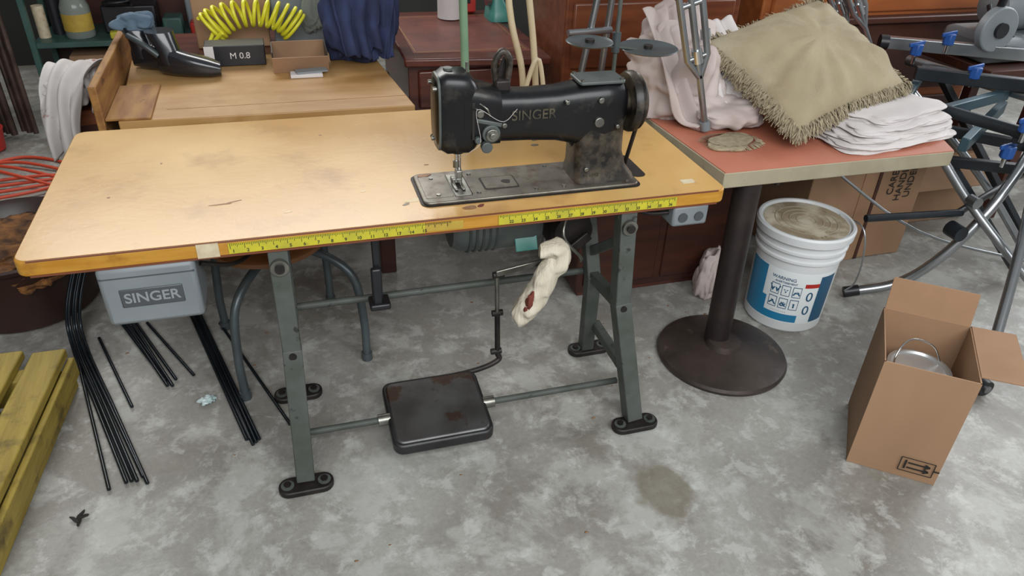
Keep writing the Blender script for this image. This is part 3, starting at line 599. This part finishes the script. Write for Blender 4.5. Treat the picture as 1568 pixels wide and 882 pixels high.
tube('wire_brace',[(2.62,.62,.5),(3.0,.4,.25),(3.5,.25,.12)],.006,M_alu,K)
bar('black_leg_a',(2.9,.5,.72),(3.5,.3,.05),.03,.03,M_standblk,K);bar('black_leg_b',(3.35,.9,.73),(3.7,.4,.05),.03,.03,M_standblk,K)
cyl('joint_hub',(2.99,.20,.34),(2.99,.26,.34),.03,M_standblk,K);cyl('joint_hub_b',(3.02,.21,.46),(3.02,.25,.46),.022,M_alu,K);cyl('foot_wheel',(2.78,-.28,.03),(2.78,-.24,.03),.029,M_bk,K);cyl('foot_wheel_cap',(2.78,-.286,.03),(2.78,-.28,.03),.014,M_alu,K)
cyl('foot_rubber',(2.70,.37,.02),(2.75,.35,.035),.022,M_bk,K);cyl('foot_rubber_b',(3.35,-.15,.001),(3.35,-.15,.04),.025,M_bk,K)
for k,(a,b,c) in enumerate(((3.10,.80,.86),(2.88,.45,.70),(3.02,.18,.68),(3.3,.85,.88),(2.98,.12,.80),(3.22,.6,.82))):
    cyl('clamp_knob_%d'%k,(a,b,c-.025),(a,b,c+.02),.024,M_bluek,K,seg=6,bevel=.004);cyl('clamp_stem_%d'%k,(a,b,c-.06),(a,b,c-.02),.008,M_chrome,K,seg=10)
    bar('clamp_lever_%d'%k,(a-.04,b,c+.015),(a+.04,b+.01,c+.022),.016,.01,M_bluek,K,up=(0,0,1))
K=root('bench_power_tool',(3.75,.95,.76))
lathe('tool_motor',(3.72,.95,.98),[(.03,-.15),(.08,-.14),(.10,-.1),(.10,.1),(.08,.13),(.03,.14)],M_greybox,K,axis='x');box('tool_body',(3.5,3.95),(.82,1.1),(.765,.88),M_greybox,K,.03);cyl('tool_guard',(3.45,.76,.93),(3.45,.80,.93),.09,M_greybox,K,bevel=.006);cyl('tool_guard_hub',(3.45,.745,.93),(3.45,.77,.93),.03,M_bk,K)
tube('tool_handle',[(3.45,.8,1.0),(3.42,.75,1.1),(3.5,.7,1.16)],.016,M_bk,K);box('tool_column',(3.6,3.66),(.92,.98),(.86,1.2),M_alu,K,.006)
for k in range(4):bar('tool_fin_%d'%k,(3.5+.1*k,.82,.88),(3.5+.1*k,.9,1.0),.012,.02,M_bk,K)
K=root('tool_bench',(3.9,1.0,0));box('tool_bench_top',(3.48,4.6),(.75,1.22),(.725,.762),M_mahogd,K,.004)
for a,b in((3.86,.8),(4.5,.8),(3.86,1.15),(4.5,1.15)):box('tool_bench_leg_%d_%d'%(a*10,b*10),(a,a+.05),(b,b+.05),(.001,.73),M_mahogd,K,.003)
# ---------------------------------------------------------------- oak desk
K=root('oak_desk',(.55,1.25,0))
slab('desk_top',[(.10,.925),(1.07,.905),(1.0,1.63),(.06,1.63)],.675,.720,M_oak,K,.004)
box('desk_apron',(.14,.98),(.96,1.58),(.57,.675),M_rough,K,.004)
for a,b in((.14,.96),(.92,.96),(.14,1.52),(.92,1.52)):box('desk_leg_%d_%d'%(a*100,b*100),(a,a+.06),(b,b+.06),(.001,.58),M_mahogd,K,.004)
box('desk_side_board',(.035,.06),(.93,1.70),(.02,.835),M_rough,K,.004);slab('desk_rough_strip',[(.062,.93),(.20,.925),(.20,1.28),(.062,1.28)],.7205,.728,M_rough,K,.002)
box('desk_seam',(.24,1.06),(1.015,1.018),(.7202,.7206),M_rough,K,0)
K=root('leather_boots',(.2,1.5,.72))
for k,(x0,y0) in enumerate(((.14,1.50),(.24,1.40))):
    loft('boot_shoe_%d'%k,[(x0-.05,y0+.02,.765,.035,.035,2.5),(x0,y0,.775,.048,.05,3),(x0+.06,y0-.02,.765,.045,.042,3),(x0+.13,y0-.03,.755,.048,.032,3),(x0+.17,y0-.035,.748,.035,.022,2.5)],M_boot,K)
    loft('boot_shaft_%d'%k,[(.77,x0,y0,.045,.045,2.3),(.83,x0-.01,y0+.01,.042,.045,2.3),(.88,x0-.03,y0+.03,.05,.05,2.3)],M_boot,K,axis='z')
crumple('boot_liner',(.12,1.52,.89),(.07,.05,.035),mat('blue_grey_felt','#4a5c6c','#5c7080',rough=.9,scale=8),K,seed=5,amp=.4);tube('boot_strap',[(.10,1.45,.86),(.15,1.40,.84),(.2,1.38,.80)],.012,M_tray,K)
K=root('black_product_box',(.47,1.55,.72));box('box_carton',(.35,.575),(1.48,1.58),(.7205,.80),M_bk,K,.003);box('box_white_end',(.350,.385),(1.478,1.482),(.722,.799),M_cloth,K,0);text('box_print','M 0.8',(.48,1.479,.76),.034,M_cloth,K,ext=.0003)
K=root('open_small_box',(.72,1.42,.72));box('tray_bottom',(.60,.81),(1.36,1.52),(.7205,.724),M_bk,K,0);box('tray_back',(.60,.81),(1.515,1.52),(.7205,.80),M_cardin,K,0);box('tray_left',(.60,.604),(1.36,1.52),(.7205,.80),M_bk,K,0);box('tray_right',(.806,.81),(1.36,1.52),(.7205,.80),M_bk,K,0);box('tray_front',(.60,.81),(1.36,1.364),(.7205,.79),M_cardin,K,0,rot=(.4,0,0),piv=(.7,1.36,.72))
box('card_slip',(.66,.78),(1.28,1.34),(.7205,.732),M_cloth,K,.002);box('card_slip_b',(.68,.80),(1.30,1.35),(.732,.738),M_greybox,K,.002,rot=(0,0,.15))
K=root('coiled_air_hose',(.54,1.70,.85));P=[];nl=13
for i in range(nl*16+1):
    a=2*math.pi*i/16;f=i/(nl*16);th_=math.radians(175-170*f)
    cx=.54+.165*math.cos(th_);cz=.80+.07*math.sin(th_);rr=.058;cr=math.cos(a)
    P.append((cx+rr*cr*math.cos(th_)*.75,1.70+rr*math.sin(a)*.7,cz+rr*cr*.85))
tube('hose_coil',P,.0075,M_yel,K,seg=8,k=2)
tube('hose_tail',[(.38,1.68,.80),(.36,1.64,.76),(.42,1.60,.82)],.008,M_yel,K)
box('box_shell',(.62,.90),(1.80,1.94),(.7005,.98),M_greybox,root('storage_box',(.7,1.8,.7)),.006);box('carton_shell',(.30,.60),(1.82,1.95),(.7005,.95),M_card,root('carton_small',(.45,1.8,.7)),.006)
crumple('wrap',(.79,1.77,.86),(.05,.025,.09),M_glass,root('plastic_wrap',(.79,1.77,.8)),seed=91,amp=.5)
K=root('rear_side_table',(.5,1.85,0));box('side_table_top',(.1,1.0),(1.705,2.1),(.66,.70),M_mahog,K,.004)
for a in(.12,.92):
    for b in(1.73,2.0):box('side_table_leg_%d_%d'%(a*100,b*100),(a,a+.05),(b,b+.05),(.001,.66),M_mahog,K,.003)
K=root('quilted_moving_blanket',(.92,1.55,.72))
crumple('blanket_heap',(.91,1.52,.84),(.10,.09,.15),M_blue,K,seed=31,amp=.5,freq=3,floor=.721);crumple('blanket_fold',(.99,1.56,.90),(.12,.09,.15),M_blue,K,seed=37,amp=.55,freq=3,floor=.721)
drape('blanket_drape',[(.92,1.55,1.05),(.93,1.44,.99),(.94,1.40,.88),(.95,1.38,.77)],.20,(1,.1,0),M_blue,K,fold=.014,nf=3,seed=15,thick=.01,taper=.7);drape('blanket_drape_b',[(1.05,1.55,1.05),(1.05,1.46,.96),(1.04,1.45,.84),(1.03,1.43,.74)],.12,(1,.3,0),M_blue,K,fold=.012,nf=2,seed=18,thick=.01)
# leather desk
K=root('leather_top_desk',(1.4,1.7,0))
slab('writing_top',[(1.11,1.36),(1.72,1.30),(1.72,2.15),(1.12,2.16)],.715,.75,M_mahog,K,.008);slab('writing_leather',[(1.16,1.44),(1.66,1.40),(1.66,2.06),(1.17,2.07)],.7495,.752,M_leather,K,0)
boxes('gilt_border',[((1.17,1.65),(1.445,1.449),(.752,.7526)),((1.17,1.65),(2.04,2.044),(.752,.7526)),((1.64,1.644),(1.42,2.05),(.752,.7526)),((1.17,1.174),(1.445,2.05),(.752,.7526))],M_goldline,K)
box('writing_apron',(1.13,1.69),(1.40,2.1),(.50,.716),M_mahog,K,.004);box('writing_drawer',(1.17,1.64),(1.385,1.402),(.53,.69),M_mahog,K,.008)
for a,b in((1.13,1.40),(1.62,1.40),(1.13,2.03),(1.62,2.03)):box('writing_leg_%d_%d'%(a*100,b*100),(a,a+.07),(b,b+.07),(.001,.51),M_mahog,K,.006)
lathe('roll',(1.44,2.0,.753),[(.05,.0),(.06,.003),(.06,.12),(.05,.122)],M_cloth,root('paper_roll',(1.44,2.0,.75)))
K=root('teal_bench_machine',(1.66,1.98,.75));loft('teal_body',[(.753,1.665,1.96,.055,.08,4),(.80,1.665,1.96,.050,.075,4),(.84,1.66,1.97,.035,.05,3),(1.0,1.66,1.97,.03,.045,3)],M_teal,K,axis='z');cyl('teal_wheel',(1.60,1.93,.86),(1.62,1.93,.86),.04,M_alu,K)
K=root('red_tool_case',(1.56,2.05,.75));box('case_body',(1.50,1.59),(2.08,2.13),(.753,.84),M_red,K,.01);box('case_latch',(1.53,1.56),(2.074,2.08),(.80,.82),M_bk,K,.002)
K=root('lamp_pole',(1.185,.6,.74));cyl('lamp_pole_base',(1.185,.6,.7405),(1.185,.6,.755),.035,M_green,K);tube('lamp_pole_tube',[(1.185,.6,.75),(1.16,.6,1.5)],.013,M_green,K)
K=root('bent_tube_frame',(1.36,.7,.74));tube('bent_tube_a',[(1.40,.68,.745),(1.39,.68,.9),(1.34,.68,1.1),(1.30,.68,1.5)],.011,M_beige,K);tube('bent_tube_b',[(1.45,.68,.745),(1.43,.68,.95),(1.40,.68,1.15),(1.345,.68,1.5)],.011,M_beige,K)
tube('bent_tube_c',[(1.36,.62,.75),(1.42,.62,.95),(1.46,.62,.80),(1.5,.62,.75)],.008,M_beige,K)
# ---------------------------------------------------------------- left clutter
K=root('steel_shelf_unit',(-.15,3.2,0))
for z in(.02,.42,.88,1.3):box('shelf_board_%d'%(z*100),(-.64,.40),(3.0,3.4),(z,z+.03),M_shelf,K,.003)
for a,b in((-.64,3.0),(.38,3.0),(-.64,3.38),(.38,3.38)):box('shelf_post_%d_%d'%(a*100,b*100),(a-.015,a+.015),(b-.015,b+.015),(.001,1.7),M_shelf,K,.002)
box('shelf_back',(-.64,.40),(3.4,3.41),(.02,1.6),M_mahogd,K,0)
K=root('plastic_jug',(-.42,3.12,.45));lathe('jug_body',(-.42,3.12,.451),[(.07,0),(.075,.01),(.075,.16),(.055,.21),(.022,.24),(.022,.27)],M_glass,K);arcpatch('jug_label',(-.42,3.12),.076,.076,.49,.58,180,360,M_tapef,K)
K=root('shelf_clutter',(-.1,3.2,.45))
box('clutter_case',(-.30,-.02),(3.15,3.35),(.451,.60),M_bk,K,.01);box('clutter_tool',(-.26,-.06),(3.03,3.08),(.451,.49),M_tape,K,.008,rot=(0,0,.15));box('clutter_tin',(.02,.12),(3.05,3.18),(.451,.55),M_shelf,K,.01);cyl('clutter_bottle',(-.54,3.2,.451),(-.54,3.2,.70),.035,M_bk,K);cyl('clutter_bottle_b',(-.6,3.12,.451),(-.6,3.12,.62),.03,M_label,K)
tube('clutter_coil',[(-.2+.07*math.cos(a*.6),3.12+.05*math.sin(a*.6),.61+.003*a) for a in range(32)],.008,M_bk,K);box('clutter_red',(.16,.26),(3.05,3.15),(.451,.52),M_red,K,.01);box('clutter_grey',(.14,.36),(3.2,3.36),(.451,.62),M_greybox,K,.01)
box('clutter_low_box',(-.5,-.1),(3.05,3.3),(.051,.36),M_cardin,K,.01);box('clutter_low_drawer',(-.05,.2),(3.03,3.3),(.051,.30),M_mahog,K,.01)
K=root('leaning_pipes',(-.8,2.9,0))
for k in range(10):tube('pipe_%d'%k,[(-.70-k*.035,2.80+.025*(k%3),.022),(-.74-k*.04,2.93+.02*(k%3),1.6)],.014+.004*(k%2),M_rust,K)
K=root('leaf_tub',(-.38,1.09,0))
lathe('tub_shell',(-.38,1.08,0),[(.20,.001),(.235,.01),(.28,.25),(.30,.265),(.305,.28),(.293,.285),(.275,.27),(.25,.21)],M_tub,K,seg=56)
crumple('tub_leaves',(-.38,1.08,.215),(.245,.245,.045),M_leaf,K,seed=50,amp=.35,freq=9,sub=5,st=(1,1,1))
K=root('wooden_crate',(-.02,1.45,0));box('crate_body',(-.14,.02),(1.42,1.72),(.001,.56),M_mahogd,K,.006);box('crate_lip',(-.15,.025),(1.41,1.73),(.54,.60),M_mahog2,K,.006)
K=root('stained_towel',(-.16,1.35,.7));crumple('towel_main',(-.13,1.50,.668),(.11,.14,.06),M_rag,K,seed=61,amp=.5,freq=3,floor=.602)
drape('towel_drape',[(-.10,1.62,.71),(-.12,1.46,.76),(-.15,1.35,.70),(-.17,1.31,.60),(-.18,1.30,.46)],.20,(1,-.25,0),M_rag,K,fold=.018,nf=3,seed=21,taper=.55)
drape('towel_side',[(-.08,1.58,.72),(-.05,1.42,.72),(-.03,1.37,.66),(-.03,1.36,.60)],.09,(1,-.4,0),M_rag,K,fold=.012,nf=2,seed=25)
K=root('extension_cord',(-.6,2.3,0))
for k in range(4):tube('cord_%d'%k,[(-.95-.03*k,2.35+.06*k,.008),(-.7,2.50-.10*k,.008+.014*k),(-.42,2.30-.08*k,.008),(-.5,2.05+.05*k,.022),(-.95,1.95+.08*k,.008)],.008,M_orange,K)
lathe('pot',(-.89,2.64,.001),[(.06,0),(.075,.01),(.085,.1),(.09,.12),(.08,.12),(.07,.06)],M_red,root('red_container',(-.89,2.64,0)))
# pallet
K=root('yellow_wood_pallet',(-.5,0,0));PO=[]
for k in range(5):PO.append(box('pallet_slat_%d'%k,(-.240-k*.125,-.145-k*.125),(-.75,.50+.02*k),(.125,.155),M_pallet,K,.005))
for k,y in enumerate((-.68,-.1,.40)):PO.append(box('pallet_bearer_%d'%k,(-.74,-.16),(y,y+.06),(.03,.125),M_pallet,K,.005))
for k in range(2):PO.append(box('pallet_bottom_%d'%k,(-.245-k*.46,-.145-k*.46),(-.75,.50),(.001,.03),M_pallet,K,.005))
PO.append(box('pallet_side_rail',(-.150,-.130),(-.75,.50),(.05,.118),M_pallet,K,.004))
for o in PO:
    for v in o.data.vertices:v.co.x+=(v.co.y-.5)*.08+.02
# rods
K=root('black_fibreglass_rods',(.1,.4,0))
def rods(pfx,a,b,n,sp0,sp1,lift=None):
    a=Vector(a);b=Vector(b)
    for k in range(n):
        o=(k-(n-1)/2);p=a+Vector((o*sp0,random.uniform(-.01,.01),.006*(k%2)));q=b+Vector((o*sp1,random.uniform(-.02,.02),0))
        P=[p,q] if not lift else [p+Vector(lift),p+Vector(lift)*.35+Vector((-.03,.02,0)),p,p.lerp(q,.5),q]
        tube('%s_%d'%(pfx,k),P,.0055,M_rod,K,smooth=bool(lift),seg=8)
rods('rod_bundle_a',(-.16,.72,.012),(.10,.02,.008),5,.010,.014,(.08,.2,.33))
rods('rod_single_a',(-.17,.70,.012),(.03,.0,.008),1,.01,.03)
rods('rod_bundle_b',(-.02,.83,.012),(.155,.44,.008),5,.012,.008)
rods('rod_bundle_c',(.20,.87,.012),(.41,.09,.008),5,.008,.009)
rods('rod_thin',(.05,.80,.01),(.225,.45,.008),1,0,0);rods('rod_thin_b',(-.1,.75,.01),(.05,.33,.008),1,0,0);rods('rod_thin_c',(.3,.75,.01),(.52,.15,.008),1,0,0)
# stool
K=root('tubular_stool',(.56,.55,0))
lathe('stool_seat',(.52,.53,.44),[(.17,0),(.18,.006),(.18,.02),(.17,.026)],M_seat,K);cyl('stool_hub',(.56,.55,.34),(.56,.55,.44),.025,M_stool,K)
for k,(fx,fy) in enumerate(((.39,.31),(.79,.42),(.70,.80),(.32,.72))):
    d=Vector((fx-.56,fy-.55,0));tube('stool_leg_%d'%k,[(.56,.55,.40),Vector((.56,.55,.40))+d*.5,Vector((.56,.55,.33))+d*.9,Vector((.56,.55,.16))+d*1.0,Vector((.56,.55,.03))+d*1.0],.014,M_stool,K)
    cyl('stool_foot_%d'%k,(fx,fy,.001),(fx,fy,.03),.018,M_stool,K)
# floor debris
K=root('floor_debris',(.3,-.3,0))
for k in range(26):
    x=random.uniform(-.1,2.6);y=random.uniform(-.5,.7);r=random.uniform(.002,.004);crumple('debris_%d'%k,(x,y,r*.3),(r*1.8,r,r*.3),M_wear,K,seed=k,sub=1,amp=.3)
crumple('scrap',(.27,.32,.010),(.024,.016,.009),M_scrap,root('foil_wrapper',(.27,.32,0)),seed=71,amp=.9,sub=4,freq=4)
dl=root('dead_leaf',(-.03,-.08,0))
for k,(a,b,rr) in enumerate(((-.030,-.07,.9),(-.030,-.095,1.5),(-.042,-.085,2.4),(-.022,-.080,.2))):
    lf=slab('leaf_lobe_%d'%k,blob(a,b,.014,.005,rr,sd=k+20),.001,.004,M_ink,dl,0)
    for v in lf.data.vertices:v.co.z+=.006*abs(math.sin(v.co.x*90))
# ---------------------------------------------------------------- camera
yaw,p,ro=.311,.574,.043
d=Vector((math.sin(yaw)*math.cos(p),math.cos(yaw)*math.cos(p),-math.sin(p)));r0=Vector((math.cos(yaw),-math.sin(yaw),0));u0=r0.cross(d)
r=r0*math.cos(ro)+u0*math.sin(ro);u=-r0*math.sin(ro)+u0*math.cos(ro)
cam=bpy.data.cameras.new('camera');co=bpy.data.objects.new('camera',cam);SC.collection.objects.link(co)
co.matrix_world=Matrix(((r.x,u.x,-d.x,.632),(r.y,u.y,-d.y,-1.674),(r.z,u.z,-d.z,1.638),(0,0,0,1)))
cam.sensor_width=36;cam.lens=36*1150/1568;cam.clip_start=.05;SC.camera=co
# ---------------------------------------------------------------- light
def area(name,loc,tgt,sx,sy,e,col=(1,1,1)):
    l=bpy.data.lights.new(name,'AREA');l.shape='RECTANGLE';l.size=sx;l.size_y=sy;l.energy=e;l.color=col
    o=bpy.data.objects.new(name,l);o.location=loc;o.rotation_euler=(Vector(tgt)-Vector(loc)).to_track_quat('-Z','Y').to_euler();SC.collection.objects.link(o)
area('garage_door_daylight',(1.2,-3.0,2.9),(1.3,.1,.1),4.5,1.8,190,(.97,.99,1))
area('back_sheen_light',(.3,3.4,2.9),(.7,.3,.6),3.0,1.0,85,(1,.98,.94))  # added unseen area light, no fitting; gives the tabletop its sheen from behind
area('side_daylight_right',(5.6,1.0,2.4),(2.2,.2,.3),2.5,1.6,85,(.95,.98,1))
w=bpy.data.worlds.new('world');SC.world=w;w.use_nodes=True;w.node_tree.nodes['Background'].inputs[0].default_value=(.88,.91,.94,1);w.node_tree.nodes['Background'].inputs[1].default_value=.38
